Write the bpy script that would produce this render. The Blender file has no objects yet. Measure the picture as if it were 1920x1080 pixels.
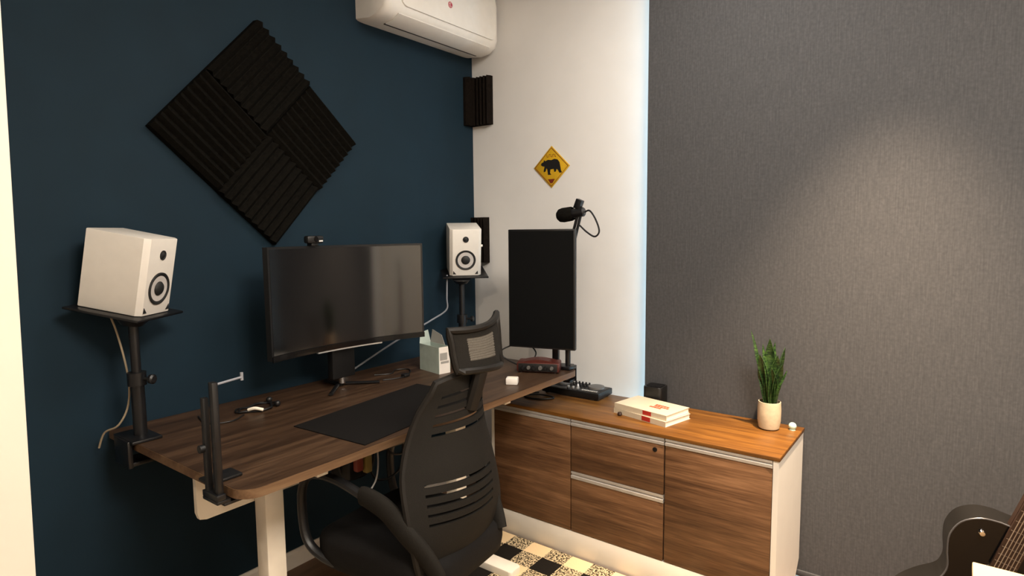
import bpy, bmesh, math, random
from mathutils import Vector, Matrix, Quaternion
random.seed(7)
sc = bpy.context.scene
col = sc.collection
PI = math.pi
V = Vector

# ------------------------------------------------------------------ camera
F_PX, YAW, PITCH, ROLL = 1130.94, 0.6425, -0.0942, -0.0095
CAM = V((2.1712, -2.5587, 1.3816))
fw = V((-math.sin(YAW)*math.cos(PITCH), math.cos(YAW)*math.cos(PITCH), math.sin(PITCH)))
r0 = V((math.cos(YAW), math.sin(YAW), 0)); u0 = r0.cross(fw)
rt = r0*math.cos(ROLL) + u0*math.sin(ROLL); up = -r0*math.sin(ROLL) + u0*math.cos(ROLL)
cd = bpy.data.cameras.new('camera'); cam = bpy.data.objects.new('camera', cd); col.objects.link(cam)
cam.matrix_world = Matrix(((rt.x, up.x, -fw.x, CAM.x), (rt.y, up.y, -fw.y, CAM.y), (rt.z, up.z, -fw.z, CAM.z), (0, 0, 0, 1)))
cd.sensor_width = 36; cd.lens = F_PX/1920*36; cd.clip_start = 0.02
sc.camera = cam

# ------------------------------------------------------------------ world, lights, exposure
sc.view_settings.view_transform = 'Standard'; sc.view_settings.look = 'None'
sc.view_settings.gamma = 1; sc.view_settings.use_curve_mapping = False
sc.view_settings.exposure = 0.0
w = bpy.data.worlds.new('world'); sc.world = w; w.use_nodes = True
w.node_tree.nodes['Background'].inputs[0].default_value = (0.75, 0.87, 1.0, 1)
w.node_tree.nodes['Background'].inputs[1].default_value = 2.0

def light(name, kind, loc, target, power, color, size=0.2, size_y=None, spot=60, blend=1.0):
    d = bpy.data.lights.new(name, kind); d.energy = power; d.color = color
    if kind == 'AREA':
        d.size = size
        if size_y: d.shape = 'RECTANGLE'; d.size_y = size_y
    else:
        d.shadow_soft_size = size
    if kind == 'SPOT': d.spot_size = math.radians(spot); d.spot_blend = blend
    o = bpy.data.objects.new(name, d); col.objects.link(o); o.location = loc
    o.rotation_euler = (V(target)-V(loc)).to_track_quat('-Z', 'Y').to_euler()
    return o
WARM = (1.0, 0.76, 0.52)
light('downlight_near_blind', 'SPOT', (1.97, -0.52, 2.62), (1.97, -0.52, 0.0), 700, (1.0, 0.74, 0.50), 0.03, spot=60, blend=1.0)
light('ceiling_fill', 'AREA', (2.85, -1.9, 2.66), (2.7, -1.9, 0), 110, (1.0, 0.89, 0.76), 0.9)  # unseen area light for general fill, set right so the left falls darker
light('ceiling_fill', 'AREA', (1.55, -0.85, 2.66), (1.45, -0.85, 0), 23, (1.0, 0.93, 0.84), 0.8)  # second unseen fill, added to soften shadows and lift the white wall
light('entrance_fill', 'SPOT', (1.75, -3.3, 2.62), (0.55, -2.3, 1.2), 55, (1.0, 0.82, 0.60), 0.05, spot=75, blend=0.6)  # unseen spot added to brighten the edge of the entrance wall
light('daylight_window', 'AREA', (1.95, 0.30, 1.3), (1.95, -1, 1.3), 88, (0.42, 0.78, 1.0), 1.6, 2.4)

# ------------------------------------------------------------------ materials
def new_mat(name):
    m = bpy.data.materials.new(name); m.use_nodes = True
    return m, m.node_tree.nodes, m.node_tree.links, m.node_tree.nodes['Principled BSDF']
def plain(name, c, rough=0.5, metal=0.0, var=0.0, scale=30, bump=0.0, spec=0.5, coat=0.0):
    m, N, L, b = new_mat(name)
    b.inputs['Roughness'].default_value = rough; b.inputs['Metallic'].default_value = metal
    b.inputs['Specular IOR Level'].default_value = spec; b.inputs['Coat Weight'].default_value = coat
    tc = N.new('ShaderNodeTexCoord'); n = N.new('ShaderNodeTexNoise'); n.inputs['Scale'].default_value = scale
    n.inputs['Detail'].default_value = 4
    L.new(tc.outputs['Object'], n.inputs['Vector'])
    r = N.new('ShaderNodeValToRGB'); v = max(var, 0.02)
    r.color_ramp.elements[0].position = 0.3; r.color_ramp.elements[1].position = 0.7
    r.color_ramp.elements[0].color = tuple(x*(1-v) for x in c)+(1,); r.color_ramp.elements[1].color = tuple(min(1, x*(1+v)) for x in c)+(1,)
    L.new(n.outputs['Fac'], r.inputs[0]); L.new(r.outputs[0], b.inputs['Base Color'])
    if bump:
        bp = N.new('ShaderNodeBump'); bp.inputs['Strength'].default_value = bump; bp.inputs['Distance'].default_value = 0.002
        L.new(n.outputs['Fac'], bp.inputs['Height']); L.new(bp.outputs[0], b.inputs['Normal'])
    return m
def wood(name, dark, mid, light_, axis='x', scale=6.0, rough=0.4, stretch=14):
    m, N, L, b = new_mat(name)
    tc = N.new('ShaderNodeTexCoord'); mp = N.new('ShaderNodeMapping'); L.new(tc.outputs['Object'], mp.inputs[0])
    s = [stretch]*3; s['xyz'.index(axis)] = 0.8; mp.inputs['Scale'].default_value = s
    n1 = N.new('ShaderNodeTexNoise'); n1.inputs['Scale'].default_value = scale*0.35; n1.inputs['Detail'].default_value = 6; n1.inputs['Distortion'].default_value = 0.6
    n2 = N.new('ShaderNodeTexNoise'); n2.inputs['Scale'].default_value = scale*2.2; n2.inputs['Detail'].default_value = 3
    L.new(mp.outputs[0], n1.inputs['Vector']); L.new(mp.outputs[0], n2.inputs['Vector'])
    mx = N.new('ShaderNodeMath'); mx.operation = 'MULTIPLY_ADD'; mx.inputs[1].default_value = 0.35
    L.new(n2.outputs['Fac'], mx.inputs[0])
    ml = N.new('ShaderNodeMath'); ml.operation = 'MULTIPLY'; ml.inputs[1].default_value = 0.65; L.new(n1.outputs['Fac'], ml.inputs[0])
    L.new(ml.outputs[0], mx.inputs[2])
    r = N.new('ShaderNodeValToRGB'); r.color_ramp.elements[0].position = 0.36; r.color_ramp.elements[1].position = 0.66
    r.color_ramp.elements[0].color = dark+(1,); r.color_ramp.elements[1].color = light_+(1,)
    e = r.color_ramp.elements.new(0.5); e.color = mid+(1,)
    L.new(mx.outputs[0], r.inputs[0]); L.new(r.outputs[0], b.inputs['Base Color'])
    b.inputs['Roughness'].default_value = rough; b.inputs['Specular IOR Level'].default_value = 0.35
    return m
M = {}
M['teal'] = plain('teal_wall_paint', (0.0048, 0.0190, 0.0330), 0.75, var=0.06, scale=8, bump=0.05, spec=0.25)
M['white_wall'] = plain('white_wall_paint', (0.77, 0.76, 0.745), 0.8, var=0.02, scale=6, bump=0.05, spec=0.2)
M['cream_wall'] = plain('cream_wall_paint', (0.84, 0.78, 0.68), 0.7, var=0.02, scale=6, spec=0.2)
M['ceiling'] = plain('ceiling_paint', (0.75, 0.73, 0.70), 0.9, spec=0.1)
M['white_lam'] = plain('white_laminate', (0.80, 0.77, 0.71), 0.45, var=0.02, scale=10)
M['white_metal'] = plain('white_powder_coat', (0.86, 0.79, 0.68), 0.4, var=0.02)
M['base'] = plain('baseboard_paint', (0.72, 0.68, 0.62), 0.5)
M['black'] = plain('black_plastic', (0.006, 0.006, 0.0065), 0.45, var=0.1)
M['black_metal'] = plain('black_metal', (0.006, 0.006, 0.007), 0.35, metal=0.0, var=0.1)
M['mesh'] = plain('dark_mesh_fabric', (0.0105, 0.0092, 0.0075), 0.8, var=0.25, scale=400, bump=0.3, spec=0.2)
M['knob_grey'] = plain('knob_grey', (0.10, 0.095, 0.09), 0.5)
M['net'] = plain('lit_net_fabric', (0.10, 0.090, 0.076), 0.8, var=0.2, scale=300, spec=0.2)  # paler than the dark mesh, light in the headrest window put into the colour
M['seat'] = plain('black_seat_fabric', (0.006, 0.0055, 0.0055), 0.85, var=0.3, scale=300, bump=0.3, spec=0.2)
M['chair_plastic'] = plain('chair_plastic', (0.0085, 0.0072, 0.006), 0.55, var=0.1, spec=0.3)
M['foam'] = plain('charcoal_foam', (0.006, 0.0055, 0.0045), 0.95, var=0.35, scale=90, bump=0.5, spec=0.05)
M['foam_brown'] = plain('dark_brown_foam', (0.010, 0.0075, 0.006), 0.95, var=0.3, scale=90, bump=0.5, spec=0.05)
M['speaker_white'] = plain('speaker_white_vinyl', (0.78, 0.74, 0.68), 0.4, var=0.02)
M['cone'] = plain('speaker_cone', (0.55, 0.52, 0.50), 0.5, var=0.05)
M['rubber'] = plain('black_rubber', (0.012, 0.012, 0.012), 0.6)
M['alu'] = plain('brushed_aluminium', (0.62, 0.60, 0.58), 0.42, metal=0.6, var=0.05)
M['chrome'] = plain('chrome', (0.75, 0.75, 0.76), 0.12, metal=1.0)
M['screen'] = plain('glossy_dark_screen', (0.003, 0.003, 0.0035), 0.10, spec=0.5)
for nn in M['screen'].node_tree.nodes:
    if nn.type == 'BSDF_PRINCIPLED': nn.inputs['IOR'].default_value = 2.0
M['screen_off'] = plain('matte_dark_screen', (0.0035, 0.004, 0.0045), 0.5, spec=0.12)
M['wood_desk'] = wood('dark_walnut_desk', (0.024, 0.0125, 0.007), (0.050, 0.027, 0.015), (0.088, 0.050, 0.028), 'y', 6, 0.42)
M['wood_edge'] = wood('walnut_edge_band', (0.10, 0.055, 0.03), (0.14, 0.08, 0.043), (0.18, 0.11, 0.06), 'y', 6, 0.4)
M['wood_top'] = wood('walnut_cabinet_top', (0.080, 0.031, 0.006), (0.145, 0.058, 0.010), (0.225, 0.098, 0.018), 'x', 6, 0.38)
M['wood_door'] = wood('walnut_door', (0.070, 0.033, 0.015), (0.130, 0.064, 0.029), (0.215, 0.113, 0.055), 'x', 6, 0.45)
M['floor'] = wood('laminate_floor', (0.09, 0.045, 0.022), (0.15, 0.078, 0.040), (0.21, 0.115, 0.06), 'y', 4, 0.4, 9)
M['mat'] = plain('desk_mat_cloth', (0.006, 0.0052, 0.005), 0.85, spec=0.15, var=0.15, scale=200)
M['red_metal'] = plain('red_anodised_metal', (0.085, 0.017, 0.012), 0.4, metal=0.3)
M['paper'] = plain('cream_paper', (0.86, 0.80, 0.68), 0.6, var=0.03)
M['cover'] = plain('cream_book_cover', (0.64, 0.56, 0.42), 0.5, var=0.03)
M['red_ink'] = plain('red_ink', (0.45, 0.03, 0.02), 0.5)
M['orange_ink'] = plain('orange_red_ink', (0.50, 0.07, 0.02), 0.6)
M['pot'] = plain('cream_ceramic', (0.58, 0.48, 0.33), 0.6, var=0.08, scale=60)
M['soil'] = plain('soil', (0.03, 0.02, 0.012), 0.95, var=0.4, scale=120, bump=0.6)
M['glass'] = plain('pale_green_glass', (0.50, 0.68, 0.58), 0.08, spec=0.8)
M['blue_box'] = plain('pale_green_carton', (0.42, 0.50, 0.46), 0.6, var=0.1, scale=25)
M['grey_card'] = plain('grey_card', (0.33, 0.32, 0.30), 0.7)
M['white_paper'] = plain('white_carton', (0.78, 0.74, 0.70), 0.6, var=0.03)
M['beige_cable'] = plain('beige_cable', (0.38, 0.30, 0.20), 0.5)
M['grey_cable'] = plain('grey_cable', (0.24, 0.25, 0.28), 0.4)
M['white_cable'] = plain('white_cable', (0.75, 0.75, 0.75), 0.4)
M['yellow_plastic'] = plain('yellow_plastic', (0.35, 0.26, 0.07), 0.5)
M['red_plastic'] = plain('red_plastic', (0.30, 0.06, 0.04), 0.5)
M['ac'] = plain('air_conditioner_plastic', (0.82, 0.80, 0.76), 0.35, var=0.01)
M['ac_grey'] = plain('air_conditioner_louver', (0.62, 0.61, 0.58), 0.4)
M['logo_red'] = plain('logo_red', (0.45, 0.02, 0.06), 0.4)
M['sign_yellow'] = plain('sign_yellow', (0.62, 0.37, 0.015), 0.4, var=0.08, scale=20)
M['sign_black'] = plain('sign_black', (0.010, 0.008, 0.008), 0.5)
M['sign_red'] = plain('sign_dark_red', (0.16, 0.02, 0.008), 0.5)
M['gloss_black'] = plain('black_lacquer', (0.003, 0.003, 0.0035), 0.15, spec=0.3, coat=0.15)
M['guitar_side'] = plain('guitar_side_lacquer', (0.009, 0.008, 0.007), 0.4, spec=0.25)
M['binding'] = plain('guitar_binding', (0.07, 0.07, 0.075), 0.3)
M['fret_wood'] = plain('rosewood', (0.030, 0.014, 0.008), 0.5, var=0.2, scale=60)
M['string'] = plain('steel_string', (0.42, 0.36, 0.30), 0.35, metal=0.7)
M['fret_wire'] = plain('fret_wire', (0.16, 0.12, 0.09), 0.4, metal=0.5)
M['tan'] = plain('cream_wood_box', (0.66, 0.48, 0.28), 0.55, var=0.03)

def leaf_mat():
    m, N, L, b = new_mat('snake_plant_leaf')
    tc = N.new('ShaderNodeTexCoord'); mp = N.new('ShaderNodeMapping'); mp.inputs['Scale'].default_value = (25, 25, 90)
    n = N.new('ShaderNodeTexNoise'); n.inputs['Scale'].default_value = 1.6; n.inputs['Distortion'].default_value = 1.5
    L.new(tc.outputs['Object'], mp.inputs[0]); L.new(mp.outputs[0], n.inputs['Vector'])
    r = N.new('ShaderNodeValToRGB'); r.color_ramp.elements[0].position = 0.42; r.color_ramp.elements[1].position = 0.62
    r.color_ramp.elements[0].color = (0.010, 0.030, 0.008, 1); r.color_ramp.elements[1].color = (0.050, 0.105, 0.022, 1)
    L.new(n.outputs['Fac'], r.inputs[0]); L.new(r.outputs[0], b.inputs['Base Color']); b.inputs['Roughness'].default_value = 0.4
    return m
M['leaf'] = leaf_mat()
M['leaf_edge'] = plain('leaf_margin', (0.22, 0.24, 0.07), 0.5)

def blind_mat():
    m, N, L, b = new_mat('woven_grey_blind')
    tc = N.new('ShaderNodeTexCoord')
    mp = N.new('ShaderNodeMapping'); mp.inputs['Scale'].default_value = (150, 1, 9); L.new(tc.outputs['Object'], mp.inputs[0])
    n = N.new('ShaderNodeTexNoise'); n.inputs['Scale'].default_value = 1.5; n.inputs['Detail'].default_value = 5; L.new(mp.outputs[0], n.inputs['Vector'])
    mp2 = N.new('ShaderNodeMapping'); mp2.inputs['Scale'].default_value = (60, 1, 60); L.new(tc.outputs['Object'], mp2.inputs[0])
    n2 = N.new('ShaderNodeTexNoise'); n2.inputs['Scale'].default_value = 1.5; n2.inputs['Detail'].default_value = 4; L.new(mp2.outputs[0], n2.inputs['Vector'])
    mx = N.new('ShaderNodeMath'); mx.operation = 'MULTIPLY'; L.new(n.outputs['Fac'], mx.inputs[0]); L.new(n2.outputs['Fac'], mx.inputs[1])
    r = N.new('ShaderNodeValToRGB'); r.color_ramp.elements[0].position = 0.08; r.color_ramp.elements[1].position = 0.46
    r.color_ramp.elements[0].color = (0.058, 0.060, 0.064, 1); r.color_ramp.elements[1].color = (0.092, 0.092, 0.096, 1)
    L.new(mx.outputs[0], r.inputs[0]); L.new(r.outputs[0], b.inputs['Base Color'])
    b.inputs['Roughness'].default_value = 0.85; b.inputs['Specular IOR Level'].default_value = 0.1
    bp = N.new('ShaderNodeBump'); bp.inputs['Strength'].default_value = 0.2; bp.inputs['Distance'].default_value = 0.001
    L.new(mx.outputs[0], bp.inputs['Height']); L.new(bp.outputs[0], b.inputs['Normal'])
    return m
M['blind'] = blind_mat()
M['blind_back'] = plain('blind_white_backing', (0.85, 0.87, 0.88), 0.8)

def rug_mat():
    m, N, L, b = new_mat('buffalo_check_rug')
    tc = N.new('ShaderNodeTexCoord'); sx = N.new('ShaderNodeSeparateXYZ'); L.new(tc.outputs['Object'], sx.inputs[0])
    def stripe(out, off):
        a = N.new('ShaderNodeMath'); a.operation = 'ADD'; a.inputs[1].default_value = off; L.new(out, a.inputs[0])
        p = N.new('ShaderNodeMath'); p.operation = 'PINGPONG'; p.inputs[1].default_value = 0.1; L.new(a.outputs[0], p.inputs[0])
        g = N.new('ShaderNodeMath'); g.operation = 'GREATER_THAN'; g.inputs[1].default_value = 0.05; L.new(p.outputs[0], g.inputs[0])
        return g.outputs[0]
    a = stripe(sx.outputs[0], 10.0+0.04); c = stripe(sx.outputs[1], 10.0+0.495)
    ad = N.new('ShaderNodeMath'); ad.operation = 'ADD'; L.new(a, ad.inputs[0]); L.new(c, ad.inputs[1])
    n = N.new('ShaderNodeTexNoise'); n.inputs['Scale'].default_value = 130; n.inputs['Detail'].default_value = 3; L.new(tc.outputs['Object'], n.inputs['Vector'])
    rr = N.new('ShaderNodeValToRGB'); rr.color_ramp.elements[0].position = 0.46; rr.color_ramp.elements[1].position = 0.54
    rr.color_ramp.elements[0].color = (0.035, 0.027, 0.018, 1); rr.color_ramp.elements[1].color = (0.60, 0.48, 0.30, 1)
    L.new(n.outputs['Fac'], rr.inputs[0])
    r1 = N.new('ShaderNodeMath'); r1.operation = 'GREATER_THAN'; r1.inputs[1].default_value = 0.5; L.new(ad.outputs[0], r1.inputs[0])
    r2 = N.new('ShaderNodeMath'); r2.operation = 'GREATER_THAN'; r2.inputs[1].default_value = 1.5; L.new(ad.outputs[0], r2.inputs[0])
    m1 = N.new('ShaderNodeMix'); m1.data_type = 'RGBA'; m1.inputs[6].default_value = (0.72, 0.54, 0.32, 1); L.new(r1.outputs[0], m1.inputs[0]); L.new(rr.outputs[0], m1.inputs[7])
    m2 = N.new('ShaderNodeMix'); m2.data_type = 'RGBA'; m2.inputs[7].default_value = (0.012, 0.010, 0.008, 1); L.new(r2.outputs[0], m2.inputs[0]); L.new(m1.outputs[2], m2.inputs[6])
    L.new(m2.outputs[2], b.inputs['Base Color']); b.inputs['Roughness'].default_value = 0.95; b.inputs['Specular IOR Level'].default_value = 0.1
    bp = N.new('ShaderNodeBump'); bp.inputs['Strength'].default_value = 0.5; bp.inputs['Distance'].default_value = 0.003
    L.new(n.outputs['Fac'], bp.inputs['Height']); L.new(bp.outputs[0], b.inputs['Normal'])
    return m
M['rug'] = rug_mat()

# ------------------------------------------------------------------ mesh helpers
class MB:
    def __init__(s): s.bm = bmesh.new(); s.mi = 0
    def _new(s, n0):
        for f in list(s.bm.faces)[n0:]: f.material_index = s.mi; f.smooth = True
    def hull_box(s, pts, faces):
        vs = [s.bm.verts.new(p) for p in pts]
        return [s.bm.faces.new([vs[i] for i in f]) for f in faces]
    def box(s, x0, x1, y0, y1, z0, z1, bev=0.0, T=None, seg=2):
        n0 = len(s.bm.faces)
        P = [(x, y, z) for z in (z0, z1) for y in (y0, y1) for x in (x0, x1)]
        fs = s.hull_box(P, [(0, 2, 3, 1), (4, 5, 7, 6), (0, 1, 5, 4), (2, 6, 7, 3), (0, 4, 6, 2), (1, 3, 7, 5)])
        vs = set(v for f in fs for v in f.verts)
        if bev:
            es = list(set(e for f in fs for e in f.edges))
            r = bmesh.ops.bevel(s.bm, geom=es, offset=bev, segments=seg, affect='EDGES', profile=0.5)
            vs = set(r['verts']) | set(v for v in vs if v.is_valid)
        if T:
            bmesh.ops.transform(s.bm, matrix=T, verts=[v for v in vs if v.is_valid])
        s._new(n0 if not bev else 0) if not bev else s._all()
        return s
    def _all(s):
        for f in s.bm.faces: f.smooth = True
    def prism(s, pts, ext, T=None, bev=0.0):
        n0 = len(s.bm.faces)
        a = [s.bm.verts.new(V(p)) for p in pts]; b = [s.bm.verts.new(V(p)+V(ext)) for p in pts]
        n = len(pts); fs = [s.bm.faces.new(a[::-1]), s.bm.faces.new(b)]
        for i in range(n): fs.append(s.bm.faces.new((a[i], a[(i+1) % n], b[(i+1) % n], b[i])))
        vs = set(a+b)
        if bev:
            es = [e for e in set(list(fs[0].edges)+list(fs[1].edges))]
            r = bmesh.ops.bevel(s.bm, geom=es, offset=bev, segments=2, affect='EDGES', profile=0.5)
            vs = set(v for f in s.bm.faces[n0:] for v in f.verts) if n0 == 0 else set(r['verts']) | set(v for v in vs if v.is_valid)
        if T: bmesh.ops.transform(s.bm, matrix=T, verts=[v for v in vs if v.is_valid])
        s._all(); return s
    def tube(s, pts, r, n=10, closed=False, flat=None):
        pts = [V(p) for p in pts]; m = len(pts); rs = r if isinstance(r, (list, tuple)) else [r]*m
        rings = []; prev = None
        for i, p in enumerate(pts):
            a = pts[(i-1) % m] if (closed or i > 0) else p; b = pts[(i+1) % m] if (closed or i < m-1) else p
            t = (b-a).normalized()
            if prev is None:
                ref = V((0, 0, 1)) if abs(t.z) < 0.9 else V((1, 0, 0))
                if flat: ref = V(flat[0])
                x = (ref - t*ref.dot(t)).normalized()
            else: x = (prev - t*prev.dot(t)).normalized()
            if flat:
                ref = V(flat[0]); x = (ref - t*ref.dot(t)).normalized()
            prev = x; y = t.cross(x)
            fx, fy = (flat[1], 1.0) if flat else (1, 1)
            rings.append([s.bm.verts.new(p + x*math.cos(2*PI*k/n)*rs[i]*fx + y*math.sin(2*PI*k/n)*rs[i]*fy) for k in range(n)])
        for i in range(m if closed else m-1):
            A = rings[i]; B = rings[(i+1) % m]
            for k in range(n): s.bm.faces.new((A[k], A[(k+1) % n], B[(k+1) % n], B[k]))
        if not closed: s.bm.faces.new(rings[0][::-1]); s.bm.faces.new(rings[-1])
        s._all(); return s
    def cyl(s, p0, p1, r0, r1=None, n=24):
        return s.tube([p0, p1], [r0, r0 if r1 is None else r1], n)
    def lathe(s, prof, o=(0, 0, 0), axis=(0, 0, 1), n=32):
        ax = V(axis).normalized(); ref = V((0, 0, 1)) if abs(ax.z) < 0.9 else V((1, 0, 0))
        x = (ref-ax*ref.dot(ax)).normalized(); y = ax.cross(x); o = V(o); rings = []
        for r, h in prof:
            if r < 1e-6: rings.append([s.bm.verts.new(o+ax*h)])
            else: rings.append([s.bm.verts.new(o+ax*h+(x*math.cos(2*PI*k/n)+y*math.sin(2*PI*k/n))*r) for k in range(n)])
        for A, B in zip(rings, rings[1:]):
            for k in range(n):
                k2 = (k+1) % n
                f = [A[0] if len(A) == 1 else A[k]] + ([] if len(A) == 1 else [A[k2]]) + ([B[0]] if len(B) == 1 else [B[k2], B[k]])
                if len(f) > 2: s.bm.faces.new(f)
        s._all(); return s
    def ball(s, c, r, sc_=(1, 1, 1)):
        bmesh.ops.create_uvsphere(s.bm, u_segments=20, v_segments=12, radius=r, matrix=Matrix.Translation(V(c)) @ Matrix.Diagonal((*sc_, 1)))
        s._all(); return s
    def grid(s, fn, nu, nv, keep=None):
        g = [[s.bm.verts.new(fn(i/nu, j/nv)) for i in range(nu+1)] for j in range(nv+1)]
        for j in range(nv):
            for i in range(nu):
                if keep is None or keep(i, j): s.bm.faces.new((g[j][i], g[j][i+1], g[j+1][i+1], g[j+1][i]))
        for v in list(s.bm.verts):
            if not v.link_faces: s.bm.verts.remove(v)
        s._all(); return s
    def solid(s, t):
        bmesh.ops.recalc_face_normals(s.bm, faces=s.bm.faces)
        bmesh.ops.solidify(s.bm, geom=list(s.bm.faces), thickness=t); s._all(); return s
    def xf(s, T): bmesh.ops.transform(s.bm, matrix=T, verts=s.bm.verts); return s
    def build(s, name, mat, parent=None, world=True, ang=35, recalc=True, fix=None):
        if recalc: bmesh.ops.recalc_face_normals(s.bm, faces=s.bm.faces)
        o0 = V((0, 0, 0))
        if parent is not None and world:
            mats = []; p = parent; Tm = Matrix()
            while p is not None:
                Tm = Matrix.LocRotScale(p.location, p.rotation_euler, p.scale) @ Tm; p = p.parent
            bmesh.ops.transform(s.bm, matrix=Tm.inverted(), verts=s.bm.verts)
        me = bpy.data.meshes.new(name); s.bm.to_mesh(me); s.bm.free()
        me.set_sharp_from_angle(angle=math.radians(ang))
        for mm in (mat if isinstance(mat, (list, tuple)) else [mat]): me.materials.append(M[mm])
        o = bpy.data.objects.new(name, me); col.objects.link(o)
        if parent is not None: o.parent = parent
        return o
def tag(o, label=None, cat=None, group=None, kind=None):
    if label: o['label'] = label
    if cat: o['category'] = cat
    if group: o['group'] = group
    if kind: o['kind'] = kind
    return o
def thing(name, label, cat, loc=(0, 0, 0), rot=(0, 0, 0), group=None):
    o = bpy.data.objects.new(name, None); col.objects.link(o); o.location = loc; o.rotation_euler = rot
    o.empty_display_size = 0.05
    return tag(o, label, cat, group)
def struct(name, mb, mat, **k): return tag(mb.build(name, mat, **k), kind='structure')
def smooth_path(P, n=6, closed=False):
    P = [V(p) for p in P]; out = []; m = len(P)
    for i in range(m if closed else m-1):
        p0 = P[(i-1) % m] if closed or i > 0 else P[i]; p1 = P[i]; p2 = P[(i+1) % m]; p3 = P[(i+2) % m] if closed or i+2 < m else P[(i+1) % m]
        for k in range(n):
            t = k/n
            out.append(0.5*((2*p1)+(p2-p0)*t+(2*p0-5*p1+4*p2-p3)*t*t+(3*p1-p0-3*p2+p3)*t**3))
    if not closed: out.append(P[-1])
    return out

# ------------------------------------------------------------------ room
XR, YB, ZC = 4.0, -4.6, 2.72
struct('floor', MB().box(-0.12, XR+.12, YB-.12, 0.12, -0.06, 0), 'floor')
struct('ceiling', MB().box(-0.12, XR+.12, YB-.12, 0.12, ZC, ZC+0.06), 'ceiling')
struct('wall_left', MB().box(-0.12, 0, -4.6, 0.0, 0, ZC), 'teal')
bw = MB()
WX0, WX1 = 1.075, 3.1
bw.box(-0.12, WX0, 0, 0.12, 0, ZC); bw.box(WX1, XR+.12, 0, 0.12, 0, ZC); bw.box(WX0, WX1, 0, 0.12, 2.55, ZC)
struct('wall_back', bw, 'white_wall')
struct('wall_right', MB().box(XR, XR+.12, YB, 0, 0, ZC), 'cream_wall')
struct('wall_rear', MB().box(-0.12, XR+.12, YB-.12, YB, 0, ZC), 'cream_wall')
# short return wall at the entrance, its casing edge seen at the far left
jb = MB(); jb.hull_box([(0, -2.34, 0), (0, -2.20, 0), (0.605, -2.34, 0), (0.605, -2.20, 0), (0, -2.34, ZC), (0, -2.20, ZC), (0.822, -2.34, ZC), (0.822, -2.20, ZC)],
            [(0, 2, 3, 1), (4, 5, 7, 6), (0, 1, 5, 4), (2, 6, 7, 3), (0, 4, 6, 2), (1, 3, 7, 5)])
struct('wall_front', jb, 'cream_wall')
wf = MB()
for a, b_ in ((WX0, WX0+.045), (2.06, 2.11), (WX1-.045, WX1)): wf.box(a, b_, 0.06, 0.11, 0.0, 2.55, 0.004)
wf.box(WX0+.045, WX1-.045, 0.062, 0.108, 2.50, 2.55).box(WX0+.045, WX1-.045, 0.062, 0.108, 0.0, 0.05)
struct('window_1', wf, 'white_metal')
# baseboards
def skirting(name, pts, ext):
    struct(name, MB().prism(pts, ext), 'base')
skirting('baseboard_left', [(0, -2.2, 0), (0.014, -2.2, 0), (0.014, -2.2, 0.062), (0.006, -2.2, 0.072), (0, -2.2, 0.072)], (0, 2.2, 0))
skirting('baseboard_back', [(0.014, 0, 0), (0.014, -0.014, 0), (0.014, -0.014, 0.062), (0.014, -0.006, 0.072), (0.014, 0, 0.072)], (WX0-0.02, 0, 0))

# roller blind
BX0, BX1, BY = 1.044, 3.125, -0.055
bl = thing('roller_blind', 'grey woven roller blind covering the window wall down to the floor', 'blind', (2.1, BY, 2.6))
fab = MB(); fab.box(BX0, BX1, BY-0.0005, BY+0.0005, 0.03, 2.60); fb = fab.build('blind_fabric', ['blind', 'blind_back'], bl)
for p in fb.data.polygons:
    if p.normal.y > 0.5: p.material_index = 1
MB().cyl((BX0, BY+.02, 2.615), (BX1, BY+.02, 2.615), 0.022).build('roller_tube', 'alu', bl)
MB().box(BX0, BX1, BY-0.008, BY+0.008, 0.008, 0.032, 0.003).build('bottom_bar', 'blind', bl)
for xx in (BX0-0.004, BX1-0.001):
    MB().box(xx, xx+.005, BY-.02, 0.0, 2.58, 2.65, 0.001).build('bracket', 'alu', bl)

# ------------------------------------------------------------------ low cabinet
CX0, CX1, CY0, CY1, CZ = 0.470, 1.709, -0.4535, -0.066, 0.614
cb = thing('low_cabinet', 'long low walnut and white cabinet with doors and drawers in front of the grey blind', 'cabinet', ((CX0+CX1)/2, (CY0+CY1)/2, 0))
ct = MB().box(CX0-0.004, CX1+.004, CY0-0.002, CY1, CZ-0.014, CZ, 0.0015); tag(ct.build('cabinet_top', 'wood_top', cb), 'amber brown wood grain top')
def side(x0, x1):
    return MB().prism([(x0, CY0+.002, 0), (x0, CY1-0.09, 0), (x0, CY1, 0.085), (x0, CY1, CZ-0.014), (x0, CY0+.002, CZ-0.014)], (x1-x0, 0, 0))
for a, b_ in ((CX0, CX0+0.016), (CX1-0.018, CX1)): side(a, b_).build('side_panel', 'white_lam', cb)
MB().box(CX0+.016, CX1-.018, CY1-.012, CY1, 0.10, CZ-.014).build('back_panel', 'white_lam', cb)
MB().box(CX0+.016, CX1-.018, CY0+.02, CY1-.012, 0.113, 0.128).box(0.888, 0.900, CY0+.02, CY1-.012, 0.128, CZ-.014).box(1.300, 1.312, CY0+.02, CY1-.012, 0.128, CZ-.014).build('carcass', 'white_lam', cb)
MB().box(CX0+.016, CX1-.018, CY0+.003, CY0+.018, 0, 0.112, 0.0015).build('plinth', 'white_lam', cb)
def rail(x0, x1, z0, z1, par):
    r = MB(); h = z1-z0
    r.prism([(x0, CY0-0.001, z0), (x0, CY0+.016, z0), (x0, CY0+.016, z1), (x0, CY0-0.001, z1), (x0, CY0-.001, z1-h*.30), (x0, CY0+.005, z1-h*.38), (x0, CY0+.005, z1-h*.48), (x0, CY0-.003, z1-h*.56), (x0, CY0-.003, z0+h*.08)], (x1-x0, 0, 0))
    return r.build('handle_rail', 'alu', par)
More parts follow.
